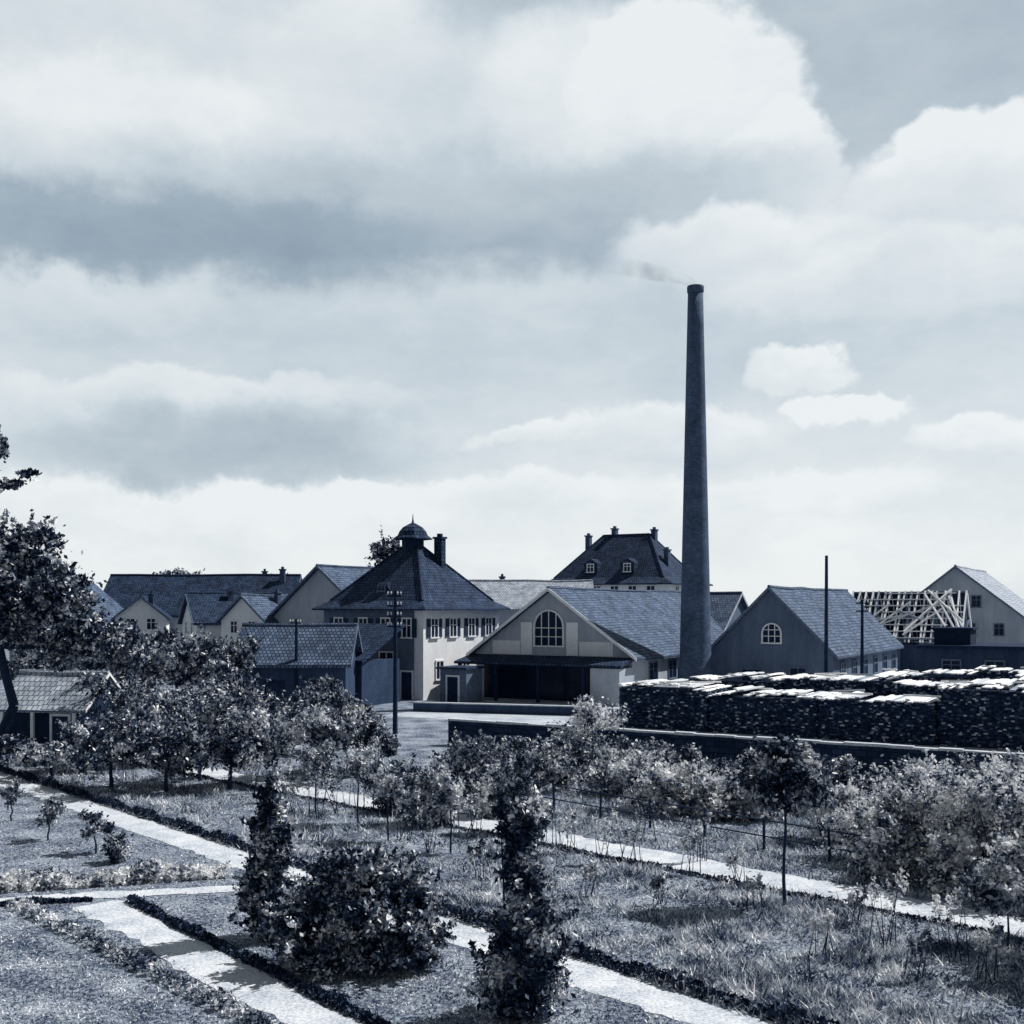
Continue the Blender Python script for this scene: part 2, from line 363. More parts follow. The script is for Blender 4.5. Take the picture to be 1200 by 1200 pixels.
def leafstrip(name,label,cat,p0,p1,w,h,n,leaf,size,kind=None,lump=0.0,group=None):
    a=np.array(p0);b=np.array(p1); L=np.linalg.norm(b-a); t=rng.random(n); d=(b-a)/L; nn=np.array([-d[1],d[0]])
    if lump>0: t=(np.round(t*L/lump)*lump+rng.normal(size=n)*lump*0.2)/L
    s=rng.uniform(-1,1,n); c=a+t[:,None]*(b-a)+(s*w/2)[:,None]*nn
    hh=h*np.sqrt(np.clip(1-s*s*0.8,0,1))*rng.random(n)**0.6*(0.85+0.3*np.sin(t*L*2.1)+0.15*np.sin(t*L*5.3))
    C=np.hstack([c,hh[:,None]])-np.array([a[0],a[1],0])
    o=quads(name,leafpts(C,size),leaf,None,(a[0],a[1],0)); tag(o,label,cat,group)
    if kind: o['kind']=kind
    return o
def off(s,o,t0=0,t1=1):
    a,b=s; d=(b-a); n=Vector((-d.y,d.x)).normalized(); return (a+d*t0+n*o, a+d*t1+n*o)
leafstrip('border_hedge','low dark clipped edging hedge along a gravel path','hedge',*off(P1,0.82),0.36,0.28,12000,'hedge',0.06,group='edging hedges along garden paths')
leafstrip('border_hedge','low dark clipped edging hedge beside the long path','hedge',*off(P2,-1.0),0.26,0.13,8000,'hedge',0.05,group='edging hedges along garden paths')
leafstrip('border_hedge','low dark edging hedge around the small lawn','hedge',*off(P3,0.73,0.02,1),0.28,0.18,6000,'hedge',0.05,group='edging hedges along garden paths')
leafstrip('border_hedge','low dark edging hedge bordering the narrow cross path','hedge',*off(PC,-0.48,0,0.7),0.22,0.14,4000,'hedge',0.05,group='edging hedges along garden paths')
a,b=line((0,1042),(265,1024),6,0)
leafstrip('flower_bed','row of leafy pale flowering plants beside the path','flower bed',a,b,1.15,0.42,16000,'leaf_light',0.055,'stuff',0.45)
a,b=line((20,1062),(300,1200),0,3)
leafstrip('plant_row','diagonal row of small leafy plants on the lawn','plants',a,b,0.5,0.24,4000,'leaf_mid',0.045,'stuff',0.45)

# ================================================================= YARD
def timber_stack(a,b,L,D,h,label):
    x,y=Y(a,b); t=top('timber_stack',label,'timber stack',(x,y,0),A,'timber stacks in the yard')
    V=[];Fc=[]; nz=int(h/0.09)
    box_vf(V,Fc,0.12,L-0.12,0.25,D-0.25,0.02,h-0.2)
    for j in range(nz):
        z=j*h/nz; hh=h/nz*0.86; x0=rng.uniform(0,0.1)
        while x0<L-0.1:
            wv=rng.uniform(0.09,0.24); o1=rng.uniform(-0.07,0.07)
            box_vf(V,Fc,x0,min(L,x0+wv*0.93),o1,0.5,z,z+hh); x0+=wv
        for i in range(int(D/0.3)):
            y0=0.5+i*0.3
            if y0+0.3<D:
                o1=rng.uniform(-0.08,0.1); box_vf(V,Fc,o1,0.4,y0,y0+0.25,z,z+hh); box_vf(V,Fc,L-0.4,L-o1,y0,y0+0.25,z,z+hh)
    mesh('timber',V,Fc,'timber_end_shade',t,uv=False)
    V=[];Fc=[]; x0=-0.05; lev=0.0
    while x0<L:
        if rng.random()<0.25: lev=float(np.clip(lev+rng.normal()*0.12,-0.05,0.35))
        wv=rng.uniform(0.16,0.34)
        if rng.random()>0.05:
            ya=rng.uniform(-0.3,0.2); yb=D+rng.uniform(-0.5,0.3); q=rng.uniform(-0.1,0.1)
            b0=len(V); box_vf(V,Fc,x0,x0+wv*0.97,ya,yb,h+lev-0.02+abs(q),h+lev+0.05+abs(q))
            for vi in (b0,b0+1,b0+4,b0+5): v=V[vi]; V[vi]=(v[0]+q,v[1],v[2]+q)
        x0+=wv
    for i in range(int(L*0.6)):
        x1=rng.uniform(0,L-1.5); y1=rng.uniform(0.1,D-0.6); zz=h+0.25+rng.uniform(0,0.12)
        tube(V,Fc,(x1,y1,zz),0.07,(x1+rng.uniform(0.8,2.2),y1+rng.uniform(-0.7,0.7),zz+rng.uniform(-0.1,0.12)),0.07,4)
    mesh('top_boards_sunlit',V,Fc,'plank_new',t,uv=False)
    return t
for (a_,b_,L_,D_,h_) in [(0,0,5.78,4.0,2.5),(5.8,0.1,6.48,3.6,2.15),(12.3,-0.1,6.28,3.8,2.25),(18.6,0.2,4.88,4.2,3.0),(23.5,0.1,6,4.2,3.05),
                         (2.2,6.3,6.2,3.6,2.65),(8.5,6.4,6.4,3.6,2.95),(15.0,6.2,6.6,3.8,2.75),(21.8,6.5,6.4,3.8,3.3),(12.5,15,6,3.5,2.8),(18.7,15,6.5,3.5,3.2),(28.3,7,6,4,3.45)]:
    timber_stack(a_,b_,L_,D_,h_,'long stack of sawn timber with shade-darkened sides, topped with pale sunlit boards')
w0=(X(527,60),60.0)
t=top('yard_wall','low dark stone boundary wall with a pale coping','wall',(w0[0],w0[1],0),A)
boxes('wall',[(0,32,-0.15,0.15,-0.1,1.3)],'stone',t)
V=[];Fc=[]
for i in range(32): box_vf(V,Fc,i+0.01,i+0.985,-0.18,0.18,1.3+rng.uniform(0,0.03),1.42+rng.uniform(-0.03,0.03))
mesh('coping',V,Fc,'coping',t)
t=top('kerb_wall','low pale wall beside the yard road','wall',(X(485,79),79,0),-16)
boxes('wall',[(0,13.5,-0.15,0.15,-0.1,0.6)],'plaster_dark',t); boxes('coping',[(-0.05,13.55,-0.2,0.2,0.6,0.68)],'coping',t)

# ================================================================= BUILDINGS
th=math.radians(33.6); c0=Vector((X(496,88),88)); hs=5.3
cen=c0+Vector((-math.cos(th),math.sin(th)))*hs+Vector((math.sin(th),math.cos(th)))*hs
v=top('villa','two storey plastered villa with pyramid roof and cupola','house',(cen.x,cen.y,0),-33.6)
r=hip(v,hs,hs,7.25,12.9,0.5,'plaster','tile_dark',0.75)
for x in (-3.6,-0.9,1.5,3.7): window(v,x,-hs-0.06,5.0,0.85,1.45,0,True)
for x in (-3.4,-0.6): window(v,x,-hs-0.06,1.5,1.0,1.6,0,False)
boxes('facade_shade',[(-hs-0.01,hs-0.9,-hs-0.06,-hs+0.01,0.3,7.1)],'plaster_grey',v)  # grey sheet paints the shade of the facade turned from the sun
window(v,1.6,-hs-0.06,2.2,1.4,1.5); door(v,3.7,-hs-0.06,0.0,1.1,2.2)
for y in (-3.9,-1.4,1.2,3.7): window(v,hs,y,5.0,0.85,1.45,90,True)
for y in (-3.2,0.4,3.2): window(v,hs,y,1.6,0.9,1.4,90,False)
cu=lathe('cupola',[(0.95,-1.0),(0.95,0.45)],'wood_dark',v,8,(0,0,12.75))
lathe('cupola_roof',[(1.7,0),(1.65,0.12),(1.3,0.35),(1.15,0.7),(0.85,1.05),(0.4,1.3),(0.1,1.45),(0.05,1.8),(0.02,2.2)],'tile_dark',cu,8,(0,0,0.45))
chimney(v,2.0,1.2,10.0,13.5,0.8,0.6,'tile_dark'); 
d=mesh('dormer',[(-0.9,-0.1,0),(0.9,-0.1,0),(0.5,-0.1,0.7),(-0.5,-0.1,0.7),(-0.9,2.2,0.9),(0.9,2.2,0.9),(0.5,2.0,1.0),(-0.5,2.0,1.0)],
  [(0,1,2,3),(1,5,6,2),(3,2,6,7),(0,3,7,4),(0,4,5,1),(4,7,6,5)],'tile_dark',v,(0,-4.0,8.65))
window(d,0,-0.1,0.12,0.7,0.4,frame='wood_mid')
t=top('annex','low dark lean-to annex with tiled roof','outbuilding',(X(412,84),86,0),-33.6)
boxes('wall',[(-3,2.6,-2.2,2.2,-0.1,3.4)],'plaster_dark',t)
mesh('roof',[(-3.4,-2.6,3.2),(3,-2.6,3.2),(3,2.4,5.9),(-3.4,2.4,5.9),(-3.4,-2.6,3.42),(3,-2.6,3.42),(3,2.4,6.1),(-3.4,2.4,6.1)],
  [(0,3,2,1),(4,5,6,7),(0,1,5,4),(1,2,6,5),(2,3,7,6),(3,0,4,7)],'tile_dark',t)
door(t,-1,-2.2,0,1.1,2.1,frame='wood_dark'); window(t,1.3,-2.2,1.3,1.0,1.1,frame='wood_mid')
s=top('factory_shed','large gabled factory hall with arched window','factory hall',(X(646,88),88,0),A)
gable(s,7.0,31,3.75,8.7,'plaster_mid','tile_mid',0.6,verge='trim')
window(s,-0.2,-0.0,4.35,2.6,2.8,0,False,True,cols=4,rows=4,frame='trim')
for q in ((-2.7,-1.7,-0.12,-0.003,3.6,6.2),(1.4,2.4,-0.12,-0.003,3.6,6.2)): boxes('pilaster',[q],'trim',s)
for q in ((-5.4,-2.8,-0.05,-0.003,3.6,4.7),(2.5,5.4,-0.05,-0.003,3.6,4.7)): boxes('wall_panel',[q],'plaster',s)
mesh('canopy',[(-7.5,-2.6,2.85),(7.2,-2.6,2.85),(7.2,-0.01,3.35),(-7.5,-0.01,3.35),(-7.5,-2.6,3.05),(7.2,-2.6,3.05),(7.2,-0.01,3.55),(-7.5,-0.01,3.55)],
  [(0,3,2,1),(4,5,6,7),(0,1,5,4),(1,2,6,5),(2,3,7,6),(3,0,4,7)],'tile_dark',s)
for x in (-7.2,-3.8,0,3.9): boxes('post',[(x,x+0.22,-2.5,-2.28,-0.1,2.85)],'wood_dark',s)
boxes('opening_shade',[(-6.2,4.1,-0.06,-0.004,0,2.75)],'glass',s)  # dark panel paints the shade inside the open bays
boxes('side_bay',[(4.6,7.0,-2.4,-0.004,-0.1,2.8)],'plaster_mid',s)
for y in (4,8,12,16,20,24): window(s,7.0,y,1.6,1.6,1.4,90,frame='wood_mid')
s=top('workshop','steep dark gabled workshop with small bright framed window','workshop',(X(903,88),88,0),A)
gable(s,4.9,25,3.9,8.8,'plaster_grey','tile_mid',0.5,verge='wood_mid')
window(s,0.1,0,4.6,1.5,1.5,0,False,True,cols=3,rows=3)
door(s,-1.5,0,0,1.6,2.4,frame='wood_mid'); window(s,2.2,0,1.2,1.2,1.4,frame='wood_mid')
for y in (3,7,11,15,19,23): window(s,4.9,y,1.6,1.4,1.3,90,frame='wood_mid')
s=top('rear_hall','low broad hall with tiled roof behind the chimney','factory hall',(X(865,112),112,0),60)
gable(s,6,16,4.5,8.6,'plaster_grey','tile_mid',0.4,verge='plaster_mid')
c=top('factory_chimney','tall tapering round brick factory chimney','chimney',(X(815,88),88,0))
prof=[(1.42,-0.2),(1.42,2.4),(1.36,2.6),(1.26,3.0)]+[(1.25-(1.25-0.60)*(z-3.2)/(32.3-3.2),z) for z in np.linspace(4,32.3,12)]
lathe('shaft',prof,'brick',c,48)
lathe('cap',[(0.605,0),(0.66,0.08),(0.67,0.45),(0.64,0.55),(0.48,0.55),(0.45,0.3)],'brick',c,48,(0,0,32.3))
s=top('manor_house','large house with steep hipped roof and several chimneys','house',(X(734,142),142,0),A)
hip(s,8.3,6.2,10.2,16.6,3.2,'plaster','tile_dark',0.8)
for x in (-6,-3.6,-1.2,1.2,3.6,6): window(s,x,-6.2,8.4,1.0,1.5); 
for y in (-3.6,-1.2,1.2,3.6): window(s,8.3,y,8.4,1.0,1.5,90)
for x,y,z in ((-5.6,0.5,16.8),(-1.8,0.4,17.6),(3.6,0.6,17.3),(6.2,-1.5,14.6)): chimney(s,x,y,11.6,z,0.6,0.8)
for x in (-2.5,2.5):
    d=mesh('dormer',[(-0.9,-0.2,0),(0.9,-0.2,0),(0.9,-0.2,1.3),(0,-0.2,1.9),(-0.9,-0.2,1.3),(-0.9,2.4,1.2),(0.9,2.4,1.2),(0.9,2.4,1.3),(0,2.4,1.9),(-0.9,2.4,1.3)],
     [(0,1,2,3,4),(1,6,7,2),(2,7,8,3),(3,8,9,4),(4,9,5,0),(5,9,8,7,6),(0,5,6,1)],'tile_dark',s,(x,-5.1,11.5))
    window(d,0,-0.2,0.25,0.8,0.9)
s=top('row_house','long plain house with pale tiled roof','house',(X(690,128),128,0),90)
gable(s,5,14.5,7.2,10.2,'plaster_mid','tile_light',0.4,verge='plaster_mid'); chimney(s,0.6,10,9,11.0,0.5,0.6)
s=top('gabled_house','pale gabled house with grey tiled roof','house',(X(375,105),105,0),A)
gable(s,5.9,17,6.4,11.1,'plaster_mid','tile_mid',0.5,verge='wood_mid'); window(s,-2,0,4.4,0.9,1.3,0,True); window(s,2,0,4.4,0.9,1.3,0,True)
s=top('long_barn','long dark tiled barn roof above pale walls','barn',(X(340,130),134,0),90)
gable(s,5.5,22,6.6,11.0,'plaster_mid','tile_dark',0.5,verge='wood_mid')
for y in (3,7,11,15,19): window(s,-5.5,y,4.3,1.2,1.4,-90)
chimney(s,-1,1.5,10,12.0,0.6,0.6); chimney(s,0.6,4,10.5,11.8,0.5,0.5)
for px,d,zz,ww,ro,wl,rf in ((222,114,8.6,3.4,-62,'plaster','tile_dark'),(285,108,8.4,2.9,A,'plaster','tile_mid'),(165,118,8.3,2.6,15,'plaster','tile_dark'),(60,120,10,5,-10,'plaster_mid','tile_mid')):
    s=top('small_house','small gabled house among trees','house',(X(px,d),d,0),ro,'small houses among the trees')
    gable(s,ww,8,zz-ww*0.8,zz,wl,rf,0.4,verge='wood_mid'); window(s,-ww*0.4,0,zz-ww*0.8-1.2,0.8,1.1); window(s,ww*0.4,0,zz-ww*0.8-1.2,0.8,1.1)
    chimney(s,0.8,4,zz-1,zz+0.6,0.5,0.5)
s=top('outbuilding','low outbuilding with grey tiled roof','outbuilding',(X(410,80),81,0),90)
gable(s,3.0,7.6,3.5,5.9,'plaster_dark','tile_mid',0.4,verge='wood_mid'); window(s,-3,2,1.3,1,1,-90,frame='wood_mid'); door(s,-3,5,0,1.2,2.1,-90,frame='wood_dark')
s=top('storage_hut','small plank storage hut with slanted roof','hut',(X(530,85),86,0),A)
boxes('wall',[(-1.2,1.2,0,2.4,-0.1,2.6)],'wood_mid',s); boxes('roof',[(-1.4,1.4,-0.3,2.6,2.6,2.75)],'tile_dark',s); door(s,0,0,0,1,2.0,0,'wood_dark')
s=top('garden_hut','open garden hut with pale sunlit roof among trees','hut',(X(112,57),58,0),80)
gable(s,1.9,4.4,2.4,3.9,'wood_dark','tile_light',0.35,0.1); door(s,-1.9,1.2,0,0.9,1.9,-90)
for y in (0.2,2.5,4.2): boxes('post',[(-2.3,-2.15,y,y+0.15,-0.1,2.1)],'trim',s)
s=top('gabled_house','tall gabled house with bright tiled roof and small windows','house',(X(1120,128),128,0),A)
gable(s,8.6,26,5.0,11.9,'plaster_mid','tile_light',0.5,verge='wood_mid')
for x,z in ((0.6,7.4),(2.2,7.4),(4.6,4.2),(-2.6,4.6),(1.6,4.2)): window(s,x,0,z,0.9,1.2,frame='wood_mid')
s=top('unfinished_shed','unfinished shed with open roof of pale new rafters','building shell',(X(1132,112),112,0),62)
V=[];Fc=[]; NR=18
for i in range(NR):
    y=i*0.65+rng.normal()*0.06
    for sg in (-1,1): tube(V,Fc,(0,y,9.0),0.12,(sg*5.2,y+rng.normal()*0.2,3.9),0.12,4)
mesh('rafters',V,Fc,'plank_new',s,uv=False)
V=[];Fc=[]
for k in range(8):
    q=(k+0.5)/8; ya=rng.uniform(0,2); yb=rng.uniform(7,11)
    tube(V,Fc,(-5.2*q,ya,9.12-5.1*q),0.07,(-5.2*q,yb,9.12-5.1*q),0.07,4)
for i in range(14):
    q0,q1=rng.uniform(0,0.5),rng.uniform(0.6,1); ya=rng.uniform(0,8); yb=ya+rng.uniform(2,5)*(1 if i%2 else -1); yb=min(max(yb,0),11)
    tube(V,Fc,(-5.2*q0,ya,9.25-5.1*q0),0.12,(-5.2*q1,yb,9.25-5.1*q1),0.12,4)
mesh('roof_battens',V,Fc,'plank_new',s,uv=False)
mesh('roof_boarding',[(0.1,0,8.85),(5.3,0,3.75),(5.3,11.2,3.75),(0.1,11.2,8.85),(0.1,0,8.78),(5.3,0,3.68),(5.3,11.2,3.68),(0.1,11.2,8.78)],
  [(0,1,2,3),(7,6,5,4),(0,4,5,1),(1,5,6,2),(2,6,7,3),(3,7,4,0)],'wood_dark',s)
V=[];Fc=[]
for i in range(0,12,3):
    y=i*0.95
    for x in (-4.8,0,4.8): tube(V,Fc,(x,y,0),0.14,(x,y,4.2 if x else 8.8),0.12,4)
    tube(V,Fc,(-4.8,y,4.1),0.12,(4.8,y,4.1),0.12,4)
    for sg in (-1,1): tube(V,Fc,(0,y,5.0),0.1,(sg*2.8,y,6.2),0.1,4); tube(V,Fc,(sg*4.8,y,1.5),0.1,(sg*2.5,y,4.0),0.1,4)
for x,z in ((-4.9,4.2),(4.9,4.2),(0,8.9),(-2.6,6.4)): tube(V,Fc,(x,-0.3,z),0.11,(x,11,z),0.11,4)
mesh('posts',V,Fc,'wood_mid',s,uv=False)
boxes('wall',[(-4.6,4.6,0.3,11,-0.1,3.6)],'plaster_dark',s)
s=top('low_shed','low dark flat roofed shed with raised vent','shed',(X(1082,84),84,0),A)
boxes('wall',[(0,16,0,7,-0.1,4.3)],'plaster_dark',s); boxes('roof',[(-0.4,16.4,-0.5,7.4,4.3,4.55)],'wood_dark',s)
boxes('vent',[(0.6,3.2,1,4,4.55,5.7),(0.4,3.4,0.8,4.2,5.7,5.85)],'wood_dark',s)
for x in (2,5,8,11,14): window(s,x,0,2.5,1.2,0.9,frame='wood_mid')
V=[];Fc=[]; pr=[(0,0,0,0.35),(-0.5,0,0.25,0.5),(-1.4,0.1,0.55,0.6),(-2.8,0.3,0.9,0.75),(-4.6,0.5,1.4,0.95),(-6.5,0.8,1.8,0.9),(-7.8,1,2.1,0.3)]
for x,y,z,r_ in pr:
    for i in range(14):
        t_=2*math.pi*i/14; V.append((x+0.25*math.sin(t_)*r_,y+math.cos(t_)*r_,z+math.sin(t_)*r_*0.75))
for k in range(len(pr)-1):
    for i in range(14): Fc.append((k*14+i,(k+1)*14+i,(k+1)*14+(i+1)%14,k*14+(i+1)%14))
Fc.append(tuple(range(14))); Fc.append(tuple((len(pr)-1)*14+i for i in range(13,-1,-1)))
o=mesh('smoke',V,Fc,'smoke',None,(X(815,88),88,33.0),uv=False); o['kind']='stuff'; tag(o,'thin wisp of smoke drifting from the chimney mouth','smoke')

# ================================================================= POLES & FENCE
def pole(px,d,zt,arms,label):
    t=top('utility_pole',label,'utility pole',(X(px,d),d,0),random.uniform(-25,25),'utility poles')
    V=[];Fc=[]; tube(V,Fc,(0,0,-0.3),0.16,(0.03,0,zt),0.10,8); mesh('pole',V,Fc,'wood_dark',t,uv=False)
    for k in range(arms):
        z=zt-0.35-0.6*k
        c=boxes('crossarm',[(-0.45,0.45,-0.17,-0.09,z,z+0.1)],'wood_dark',t)
        V=[];Fc=[]
        for x in (-0.4,-0.2,0.2,0.4): tube(V,Fc,(x,-0.13,z+0.1),0.025,(x,-0.13,z+0.2),0.025,5); tube(V,Fc,(x,-0.13,z+0.2),0.055,(x,-0.13,z+0.3),0.03,6)
        mesh('insulator',V,Fc,'trim',c,uv=False)
pole(463,65,8.4,4,'dark wooden pole with stacked insulator crossarms'); pole(968,75,10.9,0,'tall slim dark wooden pole')
pole(1010,84,8.0,2,'short wooden pole with insulators'); pole(347,78,6.6,1,'thin wooden pole by the outbuilding')
Fa,Fb=line((600,940),(1200,1052),0,8)
t=top('wire_fence','thin post and rail garden fence','fence',(Fa.x,Fa.y,0))
d=Fb-Fa; nF=int(d.length/2.2)
for i in range(nF+1):
    p=d*(i/nF); V=[];Fc=[]; tube(V,Fc,(p.x,p.y,-0.1),0.045,(p.x+rng.normal()*0.02,p.y,0.98),0.04,6); mesh('post',V,Fc,'wood_dark',t,uv=False)
for z in (0.4,0.9):
    V=[];Fc=[]; tube(V,Fc,(0,0,z),0.025,(d.x,d.y,z),0.025,5); mesh('rail',V,Fc,'wood_dark',t,uv=False)

# ================================================================= VEGETATION
def shrub(px,py,wpx,toppy,leaf='leaf_mid',n=7000,size=0.06,label='leafy garden shrub with sunlit leaves',stems=2,name='shrub'):
    x,d=G(px,py); w=wpx/F*d/2; h=Z(toppy,d); bl=[(0,0,h*0.45,w*0.75,w*0.75,h*0.36),(-w*0.35,-w*0.2,h*0.16,w*0.6,w*0.6,h*0.17),(w*0.4,-w*0.1,h*0.16,w*0.55,w*0.6,h*0.17)]
    for k in range(5):
        q=rng.uniform(0.3,0.85); bl.append((rng.uniform(-0.75,0.75)*w,rng.uniform(-0.5,0.5)*w,h*q*0.85,w*0.36,w*0.36,h*0.17))
    bl.append((rng.uniform(-.4,.4)*w,0,h*0.82,w*0.22,w*0.22,h*0.15))
    return tree(name,label,'shrub' if name=='shrub' else 'tree',x,d,bl,n,leaf,size,0.03,1,'garden shrubs',stems)
def ftree(px,py,wpx,toppy,botpy,leaf='leaf_dark',n=6000,size=0.09,label='small fruit tree with dense dark crown',tr=0.1,name='fruit_tree',group='garden fruit trees'):
    x,d=G(px,py); w=wpx/F*d/2; zt=Z(toppy,d); zb=max(0.4,Z(botpy,d)); hz=(zt-zb)/2; cz=(zt+zb)/2; bl=[(0,0,cz,w*0.6,w*0.6,hz*0.65)]
    for k in range(7):
        an=rng.uniform(0,6.28); q=rng.uniform(0.45,0.95); bl.append((math.cos(an)*w*q,math.sin(an)*w*q,cz+rng.uniform(-0.75,0.7)*hz,w*0.34,w*0.34,hz*0.32))
    return tree(name,label,'tree',x,d,bl,n,leaf,size,tr,zb+hz*0.5,group)
x,d=G(415,1132)
tree('shrub','broad loose shrub with sunlit leaf tips','shrub',x,d,[(-1.1,0.1,0.7,0.6,0.7,0.55),(-0.6,0,1.15,0.65,0.7,0.6),(0.2,0,1.05,0.8,0.8,0.75),(0.95,-0.1,0.85,0.7,0.75,0.7),(1.45,0.2,1.15,0.4,0.5,0.45),(1.0,0.2,1.65,0.4,0.5,0.4),(0.2,0.1,1.95,0.5,0.5,0.45),(-0.45,0,1.95,0.32,0.4,0.35),(1.5,0,0.5,0.4,0.5,0.4),
  (-0.7,-0.4,0.35,0.9,0.6,0.35),(0.7,-0.4,0.35,1.0,0.6,0.35)],34000,'leaf_dark',0.06,0.03,1,'garden shrubs',3,ragged=1.5)
x,d=G(316,1100)
tree('columnar_tree','dark upright narrow shrub with pointed top','tree',x,d,[(0,0,0.4,0.5,0.5,0.4),(-0.05,0,1.0,0.55,0.5,0.6),(0,0,1.7,0.5,0.48,0.6),(0.03,0,2.4,0.42,0.4,0.5),(0.05,0,3.0,0.3,0.3,0.45),(0.08,0,3.5,0.14,0.14,0.3)],17000,'leaf_dark',0.055,0.04,1,'columnar shrubs',3,ragged=1.2)
x,d=G(612,1190)
tree('columnar_tree','tall leafy columnar shrub, broad at its foot','tree',x,d,[(0,0,0.3,0.72,0.6,0.35),(-0.25,0,0.8,0.5,0.5,0.5),(0.3,0,0.85,0.5,0.5,0.5),(0.05,0,1.35,0.58,0.55,0.55),(0.08,0,1.9,0.44,0.42,0.5),(0.02,0,2.4,0.34,0.34,0.45),(-0.04,0,2.9,0.30,0.3,0.4),(-0.05,0,3.4,0.34,0.32,0.38),(0.04,0,3.8,0.34,0.32,0.32),(-0.25,0,3.8,0.16,0.2,0.25),(0.3,0,3.6,0.15,0.2,0.25),(-0.03,0,4.2,0.18,0.18,0.25),(-0.05,0,4.5,0.07,0.07,0.2)],36000,'leaf_dark',0.055,0.035,1,'columnar shrubs',2,ragged=1.4)
x,d=G(920,1060)
tree('standard_tree','slender trunked young tree with round leafy crown','tree',x,d,[(0,0,3.2,0.8,0.8,0.6),(-0.5,0,3.5,0.5,0.5,0.4),(0.5,0.1,3.45,0.5,0.5,0.4),(0,0,3.85,0.6,0.5,0.3),(0.3,0,2.75,0.5,0.5,0.4),(-0.35,0,2.7,0.45,0.4,0.4),(0.8,0,3.0,0.3,0.3,0.35),(-0.8,0,3.1,0.3,0.3,0.3)],15000,'leaf_dark',0.07,0.05,2.5)
ftree(1180,1112,110,985,1085,'leaf_mid',6000,0.055,'low young fruit tree with broad crown',0.03,'young_tree')
ftree(1275,1125,170,940,1090,'leaf_mid',9000,0.06,'low young fruit tree with broad crown',0.04,'young_tree')
for px,py,w,tp in ((14,962,30,912),(57,985,34,935),(112,1000,38,946)):
    ftree(px,py,w,tp,py-12,'leaf_dark',1100,0.045,'tiny young tree on the lawn',0.035,'young_tree','young lawn trees')
x,d=G(138,1010); tree('round_bush','small clipped round bush on the lawn','shrub',x,d,[(0,0,0.42,0.42,0.42,0.38),(0,0,0.4,0.32,0.32,0.32)],5000,'leaf_dark',0.04,0.03,0.3,None,3,ragged=0.2)
for a in ((470,950,70,890,'leaf_dark'),(505,965,70,890,'leaf_mid'),(545,935,80,858,'leaf_dark'),(580,955,70,895,'leaf_mid'),(640,925,80,868,'leaf_mid'),(665,915,80,860,'leaf_dark'),(690,895,90,812,'leaf_light'),(725,930,90,872,'leaf_mid'),
          (770,948,110,878,'leaf_light'),(815,955,100,892,'leaf_light'),(855,958,80,905,'leaf_light'),(885,960,70,900,'leaf_light'),(985,985,90,915,'leaf_light'),(1035,1010,120,915,'leaf_light'),(1085,1010,130,885,'leaf_light'),(1140,1025,140,880,'leaf_light'),
          (1195,1040,130,890,'leaf_light'),(1255,1050,130,880,'leaf_mid'),(1060,955,120,885,'leaf_mid'),(1170,960,130,880,'leaf_mid'),(930,950,90,905,'leaf_light'),(985,945,110,885,'leaf_dark'),(1110,955,110,885,'leaf_dark'),(1120,1045,80,965,'leaf_light'),(1190,1062,90,975,'leaf_light'),(1040,1030,80,955,'leaf_mid'),
          (1240,960,120,885,'leaf_dark'),(870,930,90,885,'leaf_dark'),(800,915,90,872,'leaf_dark'),(745,905,80,862,'leaf_dark'),(620,900,80,862,'leaf_dark'),(570,905,80,862,'leaf_mid')):
    shrub(a[0],a[1],a[2],a[3],a[4],8500 if a[1]>980 else 6000,0.06 if a[1]>980 else 0.075)
for px,py,w,tp in ((455,985,52,892),(528,1000,46,905),(602,975,48,888),(420,965,50,872),(370,955,46,868)):
    ftree(px,py,w,tp,py-45,'leaf_mid',2600,0.055,'slender young tree with thin trunk beside the path',0.035,'young_tree','young trees along the path')
for a in ((130,925,120,830,915),(195,928,100,840,915),(235,915,110,805,905),(270,925,90,840,915),(320,918,120,820,905),(370,908,80,800,900),(405,905,90,825,895),(60,912,90,865,902),(100,900,90,835,890),(215,895,110,800,885),(330,885,100,812,875),(285,885,110,790,875),
          (395,880,70,812,870),(150,880,120,780,870),(440,905,60,840,895),(5,905,80,858,892),(250,870,90,795,860),(375,865,70,790,855)):
    ftree(*a,leaf='leaf_dark' if rng.random()<0.7 else 'leaf_mid',n=5500,size=0.085)
for px,d,w,zt,zb in ((235,72,4.0,6.6,1.5),(278,76,2.6,5.6,1.5),(180,78,3.8,5.0,1.5),(140,66,3.6,6.8,1.2),(95,74,4.4,7.4,1.2),(205,80,3.0,6.0,1),(165,95,4,5.8,1),(120,85,4,6.6,1),(40,80,5,6.2,1.2)):
    cz=(zt+zb)/2; hz=(zt-zb)/2; w*=0.5
    bl=[(0,0,cz,w*0.7,w*0.7,hz*0.7)]+[(math.cos(k*1.1)*w*0.7,math.sin(k*1.1)*w*0.7,cz+rng.uniform(-0.7,0.7)*hz,w*0.4,w*0.4,hz*0.3) for k in range(6)]
    tree('orchard_tree','taller leafy tree in front of the houses','tree',X(px,d),d,bl,7000,'leaf_dark' if px!=180 else 'leaf_mid',0.12,0.16,zb+hz*0.4,'tall trees by the houses')
d=52
